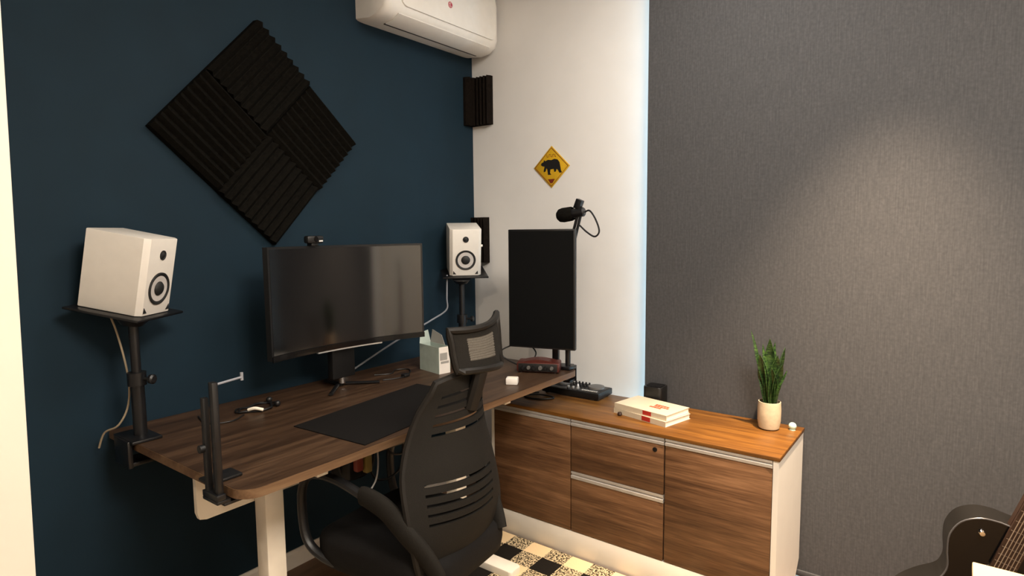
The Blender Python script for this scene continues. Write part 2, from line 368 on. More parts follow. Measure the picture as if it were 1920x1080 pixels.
def front(kind, x0, x1, z0, z1, lock=False, rz=None):
    d = MB().box(x0, x1, CY0, CY0+.018, z0, z1, 0.001).build(kind, 'wood_door', cb)
    rail(x0, x1, *(rz or (z1+.002, z1+.029)), d)
    if lock:
        k = MB().cyl((1.268, CY0-.003, 0.549), (1.268, CY0+.004, 0.549), 0.009, n=20); k.box(1.2665, 1.2695, CY0-.0036, CY0-.002, 0.543, 0.555)
        tag(k.build('lock', 'black_metal', d), 'round dark keyhole lock')
front('door', CX0+.018, 0.892, 0.116, 0.570)
front('drawer', 0.897, 1.303, 0.378, 0.570, True)
front('drawer', 0.897, 1.303, 0.116, 0.343, rz=(0.345, 0.376))
front('door', 1.309, CX1-.020, 0.116, 0.570)

# ------------------------------------------------------------------ desk
DH, DW, DL, DE = 0.762, 0.8172, -1.8316, -0.250
dk = thing('standing_desk', 'dark walnut topped desk on white legs along the teal wall', 'desk', (0.42, (DL+DE)/2, 0))
def rrect(x0, x1, y0, y1, r, n=6, corners=(1, 1, 1, 1)):
    P = []
    for i, (cx, cy, a0) in enumerate(((x1-r, y1-r, 0), (x0+r, y1-r, 90), (x0+r, y0+r, 180), (x1-r, y0+r, 270))):
        if corners[i]:
            for k in range(n+1):
                a = math.radians(a0+90*k/n); P.append((cx+r*math.cos(a), cy+r*math.sin(a)))
        else:
            a = math.radians(a0+45); P.append((cx+r*(1 if math.cos(a) > 0 else -1), cy+r*(1 if math.sin(a) > 0 else -1)))
    return P
top = rrect(0.022, DW, DL, DE, 0.055, 8, (1, 0, 0, 1))
MB().prism([(x, y, DH-.0235) for x, y in top], (0, 0, .0235)).build('desk_top', 'wood_desk', dk)
eb = MB(); ob = rrect(0.0205, DW+.0015, DL-.0015, DE+.0015, 0.0565, 8, (1, 0, 0, 1))
n = len(ob); lo = [eb.bm.verts.new((x, y, DH-.025)) for x, y in ob]; hi = [eb.bm.verts.new((x, y, DH-.001)) for x, y in ob]
for i in range(n): eb.bm.faces.new((lo[i], lo[(i+1) % n], hi[(i+1) % n], hi[i]))
eb.solid(0.0012); tag(eb.build('edge_band', 'wood_edge', dk), 'lighter tan edge strip round the desk top')
for (ya, yb) in ((-1.61, -1.54), (-0.755, -0.685)):
    yc = (ya+yb)/2
    l = MB().box(0.460, 0.520, ya+.004, yb-.004, 0.037, DH-.055, 0.003)
    lg = l.build('leg', 'white_metal', dk)
    MB().box(0.10, 0.77, yc-.018, yc+.018, DH-.056, DH-.0255, 0.002).build('top_bracket', 'white_metal', lg)
    f = MB().prism([(x, y, 0.0085) for x, y in rrect(0.06, 0.803, yc-.035, yc+.035, 0.016, 5)], (0, 0, 0.028), bev=0.004)
    f.build('foot', 'white_metal', lg)
MB().prism([(0.440, -1.776, DH-.0255), (0.440, -1.776, 0.585), (0.440, -1.770, 0.566), (0.440, -1.750, 0.560), (0.440, -1.43, 0.560), (0.440, -1.37, 0.60), (0.440, -1.30, DH-.0255)], (0.016, 0, 0)).build('modesty_panel', 'white_metal', dk)
MB().box(0.455, 0.50, -1.54, -0.755, DH-.058, DH-.0255, 0.002).build('crossbar', 'black_metal', dk)
MB().box(0.50, 0.66, -1.28, -0.92, 0.655, DH-.0256, 0.006).build('control_box', 'black', dk)

# desk mat
tag(MB().prism([(0.800, -1.450, DH), (0.475, -1.470, DH), (0.410, -0.86, DH), (0.735, -0.84, DH)], (0, 0, 0.003)).build('desk_mat', 'mat'),
    'large thin black desk mat lying on the walnut desk', 'desk mat')

# ------------------------------------------------------------------ speakers on clamp stands
def speaker(loc, yaw, tilt, label, W=0.158, D=0.19, H=0.237):
    t = thing('studio_speaker', label, 'speaker', loc, (0, tilt, yaw), 'white studio speakers')
    # body: front baffle chamfered at the side edges
    ch = 0.016
    P = [(-D/2, -W/2, 0), (D/2-ch, -W/2, 0), (D/2-.002, -W/2+ch*.9, 0), (D/2-.002, W/2-ch*.9, 0), (D/2-ch, W/2, 0), (-D/2, W/2, 0)]
    MB().prism([V(p)+V((0, 0, .0015)) for p in P], (0, 0, H-.0015), bev=0.003).build('speaker_cabinet', 'speaker_white', t, world=False)
    x = D/2-.002
    wv = MB(); zc = 0.082
    wv.lathe([(0.050, -.001), (0.0505, .003), (0.048, .0045), (0.0445, .004), (0.040, .0018), (0.0385, -.0005)], (x, 0, zc), (1, 0, 0), 40)
    wv.build('woofer', 'rubber', t, world=False)
    MB().lathe([(0.0400, .0016), (0.020, .0002), (0.0, .0002)], (x, 0, zc), (1, 0, 0), 40).build('woofer_cone', 'cone', t, world=False)
    MB().lathe([(0.0225, .0010), (0.018, .006), (0.010, .009), (0, .010)], (x, 0, zc), (1, 0, 0), 32).build('dust_cap', 'rubber', t, world=False)
    MB().lathe([(0.0150, .0), (0.0150, .002), (0.012, .0024), (0.0105, .001), (0.006, .004), (0, .005)], (x, 0, 0.186), (1, 0, 0), 32).build('tweeter', 'rubber', t, world=False)
    for s_ in (-1, 1):
        MB().prism([(x-.001, s_*(W/2-.016), 0.010), (x-.001, s_*(W/2-.032), 0.010), (x-.001, s_*(W/2-.018), 0.027)], (0.0025, 0, 0)).build('port_slot', 'rubber', t, world=False)
    MB().cyl((x-.02, W/2-.004, 0.150), (x-.02, W/2+.008, 0.150), 0.006, n=16).build('volume_knob', 'speaker_white', t, world=False)
    return t
LS = dict(loc=(0.100, -1.789, 1.153), yaw=0.607, tilt=0.194)
RS = dict(loc=(0.104, -0.215, 1.176), yaw=-0.734, tilt=0.189)
speaker(label='white speaker on the stand nearest the entrance, its blank side showing', **LS)
speaker(label='white speaker in the corner by the white wall, its woofer facing out', **RS)
def clamp_stand(sp, px, py, label):
    t = thing('speaker_stand', label, 'speaker stand', (px, py, DH), group='clamp on speaker stands')
    R = Matrix.Translation(V(sp['loc'])) @ Matrix.LocRotScale(None, __import__('mathutils').Euler((0, sp['tilt'], sp['yaw'])), None)
    n_ = R.to_3x3() @ V((0, 0, 1))
    zt = sp['loc'][2] - ((px-sp['loc'][0])*n_.x+(py-sp['loc'][1])*n_.y)/n_.z - 0.012
    MB().box(-0.115, 0.115, -0.115, 0.115, -0.008, 0.0, 0.003, T=R).build('plate', 'black_metal', t)
    MB().lathe([(0.0, -.02), (0.03, -.02), (0.045, 0.0), (0, 0.0)], (px, py, zt), n_).build('tilt_head', 'black_metal', t)
    MB().cyl((px, py, 0.93), (px, py, zt-.005), 0.0135).build('upper_pole', 'black_metal', t)
    MB().cyl((px, py, DH+.004), (px, py, 0.95), 0.019).build('lower_pole', 'black_metal', t)
    MB().cyl((px, py, 0.925), (px, py, 0.965), 0.026).build('collar', 'black_metal', t)
    k = MB().cyl((px+.02, py+.01, 0.945), (px+.045, py+.022, 0.945), 0.005).lathe([(0, 0), (0.014, 0), (0.015, .01), (0.010, .014), (0, .014)], (px+.042, py+.021, 0.945), (.9, .43, 0))
    k.build('knob', 'black_metal', t)
    return t
ls = clamp_stand(LS, 0.172, -1.800, 'black clamp on speaker stand at the desk end nearest the entrance')
MB().box(0.10, 0.24, -1.850, -1.765, DH+.0005, DH+.010, 0.003).box(0.12, 0.22, -1.856, -1.842, DH-.075, DH+.008, 0.003).box(0.13, 0.21, -1.85, -1.78, DH-.075, DH-.062, 0.003).build('desk_clamp', 'black_metal', ls)
rs_ = clamp_stand(RS, 0.165, -0.300, 'black clamp on speaker stand at the desk end in the room corner')
MB().box(0.10, 0.24, -0.335, -0.245, DH+.0005, DH+.010, 0.003).box(0.12, 0.22, -0.242, -0.228, DH-.075, DH+.008, 0.003).box(0.13, 0.21, -0.30, -0.235, DH-.075, DH-.062, 0.003).build('desk_clamp', 'black_metal', rs_)
tag(MB().tube(smooth_path([(0.095, -1.84, 1.16), (0.118, -1.825, 1.08), (0.135, -1.81, 0.95), (0.135, -1.815, 0.86), (0.12, -1.84, 0.80), (0.07, -1.862, 0.772), (0.04, -1.87, 0.72)]), 0.003, 8).build('speaker_cable', 'beige_cable'),
    'thin beige cable hanging beside the pole of the speaker stand nearest the entrance', 'cable')
tag(MB().tube(smooth_path([(0.10, -0.335, 1.165), (0.105, -0.345, 1.05), (0.10, -0.345, 0.99), (0.07, -0.42, 0.945), (0.045, -0.65, 0.865), (0.050, -0.90, 0.78), (0.055, -0.925, 0.772)], 8), 0.0042, 8).build('speaker_cable', 'grey_cable'),
    'long grey cable slanting from the corner speaker stand down behind the curved monitor', 'cable')
tag(MB().lathe([(0, -.008), (0.007, -.006), (0.009, 0), (0.007, .006), (0, .008)], (0.057, -0.937, DH+.009)).build('cable_plug', 'white_cable'), 'small white plug at the end of the grey cable on the desk', 'plug')

# ------------------------------------------------------------------ curved monitor
mo = thing('curved_monitor', 'large black curved monitor standing on the walnut desk', 'monitor', (0.22, -1.055, DH))
MC, MW, MZ0, MZ1, MR = (0.225, -1.052), 0.70, 0.945, 1.325, 1.05
MYAW = math.radians(-5)
def mpt(s, z, off=0.0):
    a = (s-.5)*MW/MR; rr = MR-off
    dx, dy = MR-rr*math.cos(a), rr*math.sin(a)
    return V((MC[0]+dx*math.cos(MYAW)-dy*math.sin(MYAW), MC[1]+dx*math.sin(MYAW)+dy*math.cos(MYAW), z))
# shell: closed curved slab
def slab(s0, s1, z0, z1, o0, o1, n=28):
    b = MB(); Q = []
    for i in range(n+1):
        s = s0+(s1-s0)*i/n
        Q.append([b.bm.verts.new(mpt(s, z, o)) for (z, o) in ((z0, o0), (z1, o0), (z1, o1), (z0, o1))])
    for A, B in zip(Q, Q[1:]):
        for k in range(4): b.bm.faces.new((A[k], A[(k+1) % 4], B[(k+1) % 4], B[k]))
    b.bm.faces.new(Q[0]); b.bm.faces.new(Q[-1][::-1]); b._all(); return b
slab(0, 1, MZ0-.012, MZ1+.008, -0.022, 0.0).build('monitor_shell', 'black', mo)
slab(0.012, 0.988, MZ0+.006, MZ1, 0.0003, 0.0012).build('screen', 'screen', mo)
slab(0.0, 1.0, MZ0-.016, MZ0+.004, 0.0015, 0.006).build('lower_bezel', 'gloss_black', mo)
tag(slab(.30, .72, MZ0-.022, MZ0-.012, -0.006, 0.0045).build('bezel_highlight', 'alu', mo), 'bright strip standing in for the highlight on the lower bezel')  # lit highlight of the glossy bezel, built as a bright strip
MB().box(0.165, 0.20, -1.11, -1.00, 0.80, 1.18, 0.006).build('stand_neck', 'black', mo)
st = MB()
for s_ in (-1, 1): st.tube([(0.18, -1.055+s_*.02, DH+.010), (0.27, -1.055+s_*.12, DH+.007)], 0.009, 10, flat=((0, 0, 1), 0.55))
st.tube([(0.18, -1.055, DH+.010), (0.075, -1.055, DH+.007)], 0.012, 10, flat=((0, 0, 1), 0.5))
st.build('stand_foot', 'black_metal', mo)
tag(MB().cyl((0.183, -1.055, DH+.015), (0.183, -1.055, 0.81), 0.014).build('stand_collar', 'chrome', mo), 'chrome collar')
wc = thing('webcam', 'small black webcam clipped on top of the curved monitor', 'webcam', (0.235, -1.20, MZ1+.01))
MB().box(0.222, 0.252, -1.235, -1.165, MZ1+.018, MZ1+.046, 0.007).build('webcam_body', 'black', wc)
MB().lathe([(0, .003), (0.008, .003), (0.010, 0), (0, 0)], (0.252, -1.20, MZ1+.034), (1, 0, 0)).build('webcam_lens', 'gloss_black', wc)
MB().box(0.215, 0.245, -1.215, -1.185, MZ1+.0085, MZ1+.019, 0.002).build('webcam_clip', 'black', wc)
tag(MB().box(0.2525, 0.2535, -1.188, -1.172, MZ1+.024, MZ1+.029).build('webcam_label', 'white_cable', wc), 'small white mark')

# ------------------------------------------------------------------ portrait monitor
pm = thing('portrait_monitor', 'black monitor turned upright against the white wall', 'monitor', (0.673, -0.341, DH), (0, 0, 0.251))
PZ = 1.121-DH
MB().box(-.1575, .1575, 0.0, 0.024, PZ-.2675, PZ+.2675, 0.004).build('monitor_shell', 'black', pm, world=False)
MB().box(-.150, .150, -0.0008, 0.0005, PZ-.260, PZ+.260).build('screen', 'screen_off', pm, world=False)
MB().box(-.05, .05, 0.024, 0.045, PZ-.06, PZ+.06, 0.004).build('rear_mount', 'black', pm, world=False)
MB().box(0.035, 0.065, 0.045, 0.070, 0.012, PZ+.05, 0.004).build('stand_post', 'black_metal', pm, world=False)
MB().box(-0.03, 0.125, 0.020, 0.100, 0.0005, 0.012, 0.004).build('stand_base', 'black_metal', pm, world=False)

# ------------------------------------------------------------------ microphone on boom arm
mi = thing('microphone', 'black studio microphone sticking out above the upright monitor', 'microphone', (0.80, -0.21, 1.46))
mdir = V((-0.97, -0.15, -0.13)).normalized()
c0 = V((0.800, -0.21, 1.462))
mb = MB(); mb.lathe([(0, 0.116), (0.018, 0.114), (0.029, 0.103), (0.033, 0.085), (0.032, 0.045), (0.028, 0.036)], c0, mdir, 28)
mb.build('foam_windscreen', 'foam', mi)
MB().lathe([(0, -0.018), (0.016, -0.018), (0.021, -0.012), (0.021, 0.040), (0, 0.040)], c0, mdir, 28).build('microphone_body', 'black_metal', mi)
MB().box(-0.016, 0.016, -0.014, 0.014, -0.012, 0.032, 0.004, T=Matrix.Translation(c0+V((-0.012, -0.005, 0.026)))@Matrix.Rotation(0.4, 4, 'Y')).build('yoke', 'black_metal', mi)
MB().tube(smooth_path([c0+V((0.02, 0, 0)), c0+V((0.045, .0, 0.005)), c0+V((0.075, 0, -0.035)), c0+V((0.092, 0.0, -0.085)), c0+V((0.070, 0, -0.108)), c0+V((0.03, 0, -0.088)), c0+V((-0.006, 0.0, -0.058))], 8), 0.004, 8).build('microphone_cable', 'black', mi)
ba = thing('boom_arm', 'black spring boom arm rising behind the upright monitor and carrying the microphone', 'microphone arm', (0.772, -0.285, DH))
for o_ in (-.010, .010):
    MB().tube([(0.725+o_, -0.21, 1.22), (0.793+o_*.8, -0.212, 1.452)], 0.0068, 8).build('upper_arm', 'black_metal', ba)
MB().tube([(0.772, -0.275, 0.95), (0.725, -0.215, 1.225)], 0.009, 8).build('lower_arm', 'black_metal', ba)
MB().cyl((0.772, -0.275, DH+.01), (0.772, -0.275, 0.96), 0.012).build('arm_post', 'black_metal', ba)
MB().box(0.745, 0.800, -0.310, -0.245, DH+.0005, DH+.016, 0.004).box(0.75, 0.795, -0.243, -0.236, DH-.06, DH+.014, 0.002).box(0.755, 0.79, -0.29, -0.238, DH-.06, DH-.050, 0.002).build('desk_clamp', 'black_metal', ba)
MB().ball((0.725, -0.215, 1.222), 0.014).build('elbow_joint', 'black_metal', ba)

# ------------------------------------------------------------------ audio interface, little boxes
ang = math.atan2(-0.39+0.467, 0.808-0.645)
ai = thing('audio_interface', 'dark red audio interface with a row of knobs below the upright monitor', 'audio interface', (0.690, -0.385, DH), (0, 0, ang))
P = [(0, 0), (0.03, 0.0)]
MB().box(-.094, .094, -0.040, 0.050, 0.003, 0.046, 0.006).build('case', 'red_metal', ai, world=False)
MB().prism([(-.070, 0.045, 0.0455)]+[(-.070+.14*k/8, 0.045, 0.0455+.010*math.sin(PI*k/8)) for k in range(1, 8)]+[(.070, 0.045, 0.0455)], (0, -0.070, 0)).build('top_cover', 'red_metal', ai, world=False)
tag(MB().box(-.086, .086, -0.0415, -0.0395, 0.007, 0.042, 0.0006).build('front_panel', 'black', ai, world=False), 'black front panel')
for i, xx in enumerate((-.064, -.040, -.016, .012, .036, .062)):
    r_ = 0.0095 if i in (2, 3) else 0.008
    MB().lathe([(0, .012), (r_*.85, .012), (r_, .009), (r_, 0), (0, 0)], (xx, -0.0405, 0.024), (0, -1, 0), 20).build('knob', 'knob_grey' if i % 2 else 'black_metal', ai, world=False)
for xx in (-.075, .075):
    for yy in (-.03, .04): MB().cyl((xx, yy, 0), (xx, yy, .004), .006, n=12).build('rubber_foot', 'rubber', ai, world=False)
tb = thing('power_adapter', 'small pinkish white cube lying on the desk in front of the audio interface', 'adapter', (0.728, -0.635, DH), (0, 0, 0.5))
MB().box(-.024, .024, -.020, .020, 0.0005, 0.028, 0.004).build('adapter_body', 'white_paper', tb, world=False)
MB().box(-.016, .016, -.012, .012, 0.0278, 0.0285).build('adapter_face', 'paper', tb, world=False)

tx = thing('tissue_carton', 'open printed white and green carton near the end of the desk', 'carton', (0.300, -0.640, DH), (0, 0, -0.20))
cw = MB(); hx, hy, hz = 0.075, 0.030, 0.118
cw.box(-hx, hx, -hy, -hy+.002, 0, hz); cw.box(-hx, hx, hy-.002, hy, 0, hz); cw.box(-hx, -hx+.002, -hy+.002, hy-.002, 0, hz); cw.box(-hx+.002, hx-.002, -hy+.002, hy-.002, 0, .002)
cw.build('carton_walls', 'blue_box', tx, world=False)
tag(MB().box(hx-.002, hx, -hy+.002, hy-.002, 0, hz).build('front_wall', 'white_paper', tx, world=False), 'white end panel')
tag(MB().box(hx, hx+.001, -hy+.006, hy-.016, 0.060, 0.092).box(hx, hx+.001, -hy+.010, hy-.008, 0.045, 0.055).build('printed_label', 'grey_card', tx, world=False), 'grey print')
tag(MB().prism([(-hx, hy-.001, hz), (hx*.5, hy-.001, hz), (hx*.1, hy+.004, hz+.040), (-hx*.9, hy+.006, hz+.058)], (0, .0015, 0)).build('flap', 'grey_card', tx, world=False), 'raised grey flap')
tag(MB().prism([(-hx, -hy, hz), (-hx, hy, hz), (-hx-.012, hy*.8, hz+.055), (-hx-.012, -hy*.6, hz+.045)], (.0015, 0, 0)).build('flap', 'blue_box', tx, world=False), 'raised pale green flap')

# earphones and loose cables
ep = thing('earphones', 'tangled black earphones lying on the desk below the curved monitor', 'earphones', (0.20, -1.45, DH))
def loop(cx, cy, r, n, ph, zz=0.0035, w=0.25):
    return [(cx+r*(1+w*math.sin(3.1*a+ph))*math.cos(a), cy+r*(1.5+w*math.cos(2.3*a+ph))*math.sin(a), DH+zz+0.002*math.sin(5*a)) for a in [2*PI*1.9*k/n for k in range(n)]]
MB().tube(loop(0.19, -1.43, 0.042, 50, 0.4, 0.0055), 0.003, 8).build('cable', 'black', ep)
MB().tube(smooth_path([(0.23, -1.50, DH+.004), (0.26, -1.56, DH+.003), (0.22, -1.62, DH+.003), (0.12, -1.60, DH+.003)]), 0.0025, 8).build('cable', 'black', ep)
MB().ball((0.155, -1.36, DH+.012), 0.011).build('earbud', 'black', ep)
MB().ball((0.225, -1.37, DH+.012), 0.011).build('earbud', 'black', ep)
tag(MB().tube(smooth_path([(0.215, -1.475, DH+.012), (0.235, -1.462, DH+.018), (0.250, -1.440, DH+.010)]), 0.0055, 10).build('connector', 'paper', ep), 'beige connector')
tag(MB().tube(smooth_path([(0.15, -0.86, DH+.003), (0.19, -0.80, DH+.003), (0.15, -0.74, DH+.003), (0.20, -0.70, DH+.003), (0.28, -0.80, DH+.003), (0.25, -0.90, DH+.003)]), 0.003, 8).build('loose_cable', 'black'), 'short black cable curled on the desk beside the printed carton', 'cable')
tag(MB().box(0.262, 0.288, -0.812, -0.780, DH+.0005, DH+.014, 0.004).build('usb_dongle', 'black'), 'tiny black dongle lying on the desk in front of the carton', 'dongle')
tag(MB().tube(smooth_path([(0.56, -0.37, DH+.010), (0.52, -0.42, DH+.05), (0.50, -0.40, DH+.08), (0.55, -0.30, DH+.10), (0.60, -0.28, DH+.06), (0.62, -0.33, DH+.03)]), 0.0035, 8).build('interface_cable', 'black'), 'black cable looping up behind the red audio interface', 'cable')

# ------------------------------------------------------------------ clamp post at desk end
cp = thing('clamp_post', 'upright black metal post clamped on the front end of the desk', 'clamp post', (0.734, -1.852, DH))
MB().box(0.736, 0.756, -1.862, -1.847, 0.745, 1.028, 0.002).build('front_bar', 'black_metal', cp)
MB().box(0.700, 0.716, -1.866, -1.852, 0.745, 0.985, 0.002).build('rear_bar', 'black', cp)
MB().box(0.690, 0.762, -1.868, -1.8335, 0.728, 0.7365, 0.002).box(0.690, 0.762, -1.868, -1.845, 0.7365, 0.752, 0.002).box(0.690, 0.760, -1.85, -1.800, 0.7195, 0.7275, 0.002).build('clamp_jaw', 'black_metal', cp)
MB().box(0.655, 0.715, -1.86, -1.775, DH+.0005, DH+.009, 0.003).build('clamp_pad', 'black', cp)
MB().tube([(0.745, -1.85, 1.020), (0.715, -1.765, 1.018)], 0.003, 8).cyl((0.715, -1.765, 1.010), (0.715, -1.765, 1.030), 0.004, n=10).build('cross_rod', 'grey_cable', cp)
MB().lathe([(0, 0), (.010, 0), (.010, .012), (0, .012)], (0.708, -1.866, 0.86), (0, -1, 0)).build('knob', 'black', cp)

# ------------------------------------------------------------------ under desk cables
tag(MB().box(0.56, 0.66, -1.40, -1.31, 0.60, 0.70, 0.008).build('power_brick', 'black'), 'black power brick hanging among cables under the desk', 'power brick')
pp = thing('power_plugs', 'yellow and red plugs hanging under the desk front edge', 'plugs', (0.64, -1.35, 0.60))
MB().box(0.661, 0.683, -1.352, -1.327, 0.615, 0.700, 0.005).build('plug', 'yellow_plastic', pp)
MB().box(0.661, 0.683, -1.388, -1.362, 0.630, 0.710, 0.005).build('plug', 'red_plastic', pp)
tag(MB().tube(smooth_path([(0.66, -1.29, 0.70), (0.66, -1.285, 0.63), (0.665, -1.30, 0.575), (0.67, -1.34, 0.545), (0.66, -1.36, 0.55)]), 0.0028, 8).build('hanging_cable', 'white_cable'), 'white cable drooping below the plugs under the desk', 'cable')
tag(MB().tube(smooth_path([(0.70, -1.17, 0.735), (0.71, -1.12, 0.70), (0.70, -1.08, 0.64), (0.66, -1.06, 0.66)]), 0.003, 8).build('hanging_cable', 'white_cable'), 'short white cable arc under the desk behind the chair back', 'cable')
for i, (ya, yb, d_) in enumerate(((-1.42, -1.25, .10), (-1.30, -1.12, .14), (-1.22, -1.05, .08))):
    tag(MB().tube(smooth_path([(0.60, ya, 0.735), (0.62, ya+.03, 0.70-d_), (0.62, yb-.03, 0.70-d_), (0.60, yb, 0.735)]), 0.004, 8).build('drooping_cable', 'black'),
        ('black cable loop under the desk nearest the power brick', 'long black cable loop drooping deepest under the desk', 'short black cable loop under the desk beside the chair back')[i], 'cable', 'black cables under the desk')

# ------------------------------------------------------------------ things on the cabinet
dj = thing('dj_controller', 'black dj controller with jog wheel at the desk end of the cabinet', 'dj controller', (0.74, -0.150, CZ), (0, 0, 0.02))
MB().prism([(-.150, -.062, .005), (.150, -.062, .005), (.150, .075, .005), (-.150, .075, .005)], (0, 0, .030), bev=.004).build('case', 'black', dj, world=False)
tag(MB().box(-.142, .142, -.056, .069, .0348, .0362).build('top_plate', 'black_metal', dj, world=False), 'dark metal top plate')
for xx in (-.085, .095):
    j = MB().lathe([(0, .012), (.026, .012), (.037, .010), (.039, .004), (.039, 0), (0, 0)], (xx, .022, .0363), n=36).build('jog_wheel', 'knob_grey', dj, world=False)
for xx in (-.03, -.012, .006, .024, .042):
    for yy in (.055, .030, .008): MB().lathe([(0, .011), (.004, .011), (.0055, 0), (0, 0)], (xx, yy, .0363), n=12).build('knob', 'white_cable' if (xx, yy) in ((.006, .008),) else 'black', dj, world=False)
for xx in (-.020, .006, .032): MB().box(xx-.004, xx+.004, -.045, -.030, .0363, .046, .001).build('fader', 'alu', dj, world=False)
for k in range(8): MB().box(.055+.010*k, .063+.010*k, -.050, -.036, .0363, .040, .0006).build('pad', 'grey_card', dj, world=False)
MB().box(-.142, -.13, -.05, -.03, .0363, .052, .001).build('fader', 'white_cable', dj, world=False)
for xx in (-.13, .13):
    for yy in (-.05, .06): MB().cyl((xx, yy, 0), (xx, yy, .006), .007, n=12).build('rubber_foot', 'rubber', dj, world=False)
tag(MB().tube(smooth_path([(0.59, -0.24, CZ+.004), (0.55, -0.28, CZ+.004), (0.58, -0.34, CZ+.004), (0.66, -0.33, CZ+.004), (0.70, -0.28, CZ+.004), (0.63, -0.27, CZ+.006), (0.54, -0.33, CZ+.004), (0.52, -0.40, CZ+.004)]), 0.0038, 8).build('controller_cable', 'black'), 'black cable lying on the cabinet top under the desk corner', 'cable')

sp_ = thing('smart_speaker', 'small black speaker box on the cabinet against the blind', 'speaker', (1.120, -0.112, CZ))
MB().prism([(1.120+x, -0.112+y, CZ+.001) for x, y in rrect(-.042, .042, -.040, .040, .014, 5)], (0, 0, 0.088), bev=.004).build('speaker_body', 'black', sp_)
MB().prism([(1.120+x, -0.112+y, CZ+.089) for x, y in rrect(-.034, .034, -.032, .032, .012, 5)], (0, 0, 0.002)).build('top_panel', 'gloss_black', sp_)

def book(z, ang_, cx, cy, L_, W_, T_, label, first):
    b = thing('book', label, 'book', (cx, cy, z), (0, 0, ang_), 'cream books on the cabinet')
    MB().box(-L_/2+.003, L_/2-.003, -W_/2+.003, W_/2-.003, .0015, T_-.0015).build('pages', 'paper', b, world=False)
    c = MB().box(-L_/2, L_/2, -W_/2, W_/2, 0.0002, .0016).box(-L_/2, L_/2, -W_/2, W_/2, T_-.0016, T_)
    c.box(-L_/2, L_/2, -W_/2-.0012, -W_/2+.0008, 0.0002, T_)
    c.build('cover', 'cover', b, world=False)
    tag(MB().box(L_*.06, L_*.22, -W_/2-.0018, -W_/2-.0010, .003, T_-.001).build('spine_label', 'red_ink', b, world=False), 'red spine patch')
    if not first:
        tt = MB()
        for k, (x0, x1, y0) in enumerate(((0.01, .075, .012), (.015, .085, -.006), (.005, .06, -.024))):
            for q in range(5):
                xx = x0+(x1-x0)*q/5; tt.box(xx, xx+(x1-x0)/6.2, y0, y0+.012, T_-.0003, T_+.0009)
        tag(tt.build('cover_lettering', 'orange_ink', b, world=False), 'orange red lettering on the cover')
    return b
book(CZ, -0.24, 1.168, -0.262, 0.262, 0.165, 0.022, 'lower cream book of the stack on the cabinet', True)
book(CZ+.0225, -0.20, 1.166, -0.258, 0.255, 0.162, 0.021, 'upper cream book of the stack with orange red lettering on its cover', False)
tag(MB().lathe([(0, 0), (.008, 0), (.010, .006), (.007, .014), (0, .016)], (1.060, -0.335, CZ)).build('wooden_bead', 'fret_wood'), 'small dark brown bead beside the stacked books', 'bead')

pt = thing('potted_plant', 'snake plant in a cream pot at the end of the cabinet', 'potted plant', (1.603, -0.155, CZ))
pc = V((1.603, -0.155, CZ))
MB().lathe([(0, .001), (.030, .001), (.037, .006), (.042, .035), (.0425, .075), (.0405, .108), (.0375, .108), (.038, .095), (0, .095)], pc, n=40).build('pot', 'pot', pt)
MB().lathe([(0, .098), (.02, .1), (.0375, .0955)], pc, n=30).build('soil', 'soil', pt)
def leaf(az, lean, h, wmax, tw, r0=.010, k=0):
    b = MB(); ns = 14; wmax *= 1.35
    d = V((math.cos(az), math.sin(az), 0)); s_ = V((-math.sin(az), math.cos(az), 0))
    def fn(u, v):
        wd = wmax*(0.55+0.9*math.sin(PI*min(1, v*.72+.12)))*(1-v**5)*.75+.0004
        c = pc+V((0, 0, .094))+d*(r0+lean*h*(v**1.3))+V((0, 0, h*v))
        a = tw*v; sd = s_*math.cos(a)+d*math.sin(a); nn = d*math.cos(a)-s_*math.sin(a)
        x = (u-.5)*2
        return c+sd*wd*x-nn*wd*.45*(1-x*x)+nn*0.0015*math.sin(9*v+k)
    b.grid(fn, 6, ns); b.solid(0.0016); return b.build('leaf', 'leaf', pt)
LV = [(3.5, .10, .235, .018, .5), (2.6, .14, .18, .017, -.4), (.3, .16, .225, .019, .6), (5.6, .10, .20, .018, .3), (4.6, .04, .26, .017, -.5), (1.4, .08, .24, .018, .7),
      (3.0, .26, .13, .014, .2), (0.0, .30, .14, .015, -.3), (5.1, .20, .15, .016, .3), (3.9, .18, .20, .017, -.7), (5.9, .22, .17, .015, .4), (2.0, .15, .19, .017, 0)]
for k, (az, ln, h, wm, tw) in enumerate(LV): leaf(az, ln, h, wm, tw, .006+.004*(k % 4), k)
tag(leaf(3.35, .22, .285, .009, .8, .012, 3), 'tall pale leaf')
tag(MB().ball((1.680, -0.120, CZ+.0145), 0.0145).lathe([(0, 0), (.012, 0), (.009, .003), (0, .003)], (1.680, -0.120, CZ+.0002)).build('glass_ball', 'glass'), 'tiny pale green glass ball beside the plant pot', 'glass ball')

# ------------------------------------------------------------------ wall items
ac = thing('air_conditioner', 'white split air conditioner high on the teal wall above the corner', 'air conditioner', (0, -0.42, 2.30))
prof = [(0.0, 2.300), (0.095, 2.288), (0.155, 2.296), (0.192, 2.318), (0.204, 2.350), (0.205, 2.52), (0.195, 2.565), (0.16, 2.58), (0.0, 2.58)]
A0, A1 = -0.775, -0.020
a_ = MB(); rings = []
for (t_, sc_) in ((0, .90), (.012, .965), (.035, .99), (.06, 1), (1-.06, 1), (1-.035, .99), (1-.012, .965), (1, .90)):
    rings.append([a_.bm.verts.new((max(0.0, x*sc_), A0+(A1-A0)*t_, 2.45+(z-2.45)*(1-(1-sc_)*.6))) for x, z in prof])
for A, B in zip(rings, rings[1:]):
    for k in range(len(prof)): a_.bm.faces.new((A[k], A[(k+1) % len(prof)], B[(k+1) % len(prof)], B[k]))
a_.bm.faces.new(rings[0]); a_.bm.faces.new(rings[-1][::-1]); a_._all()
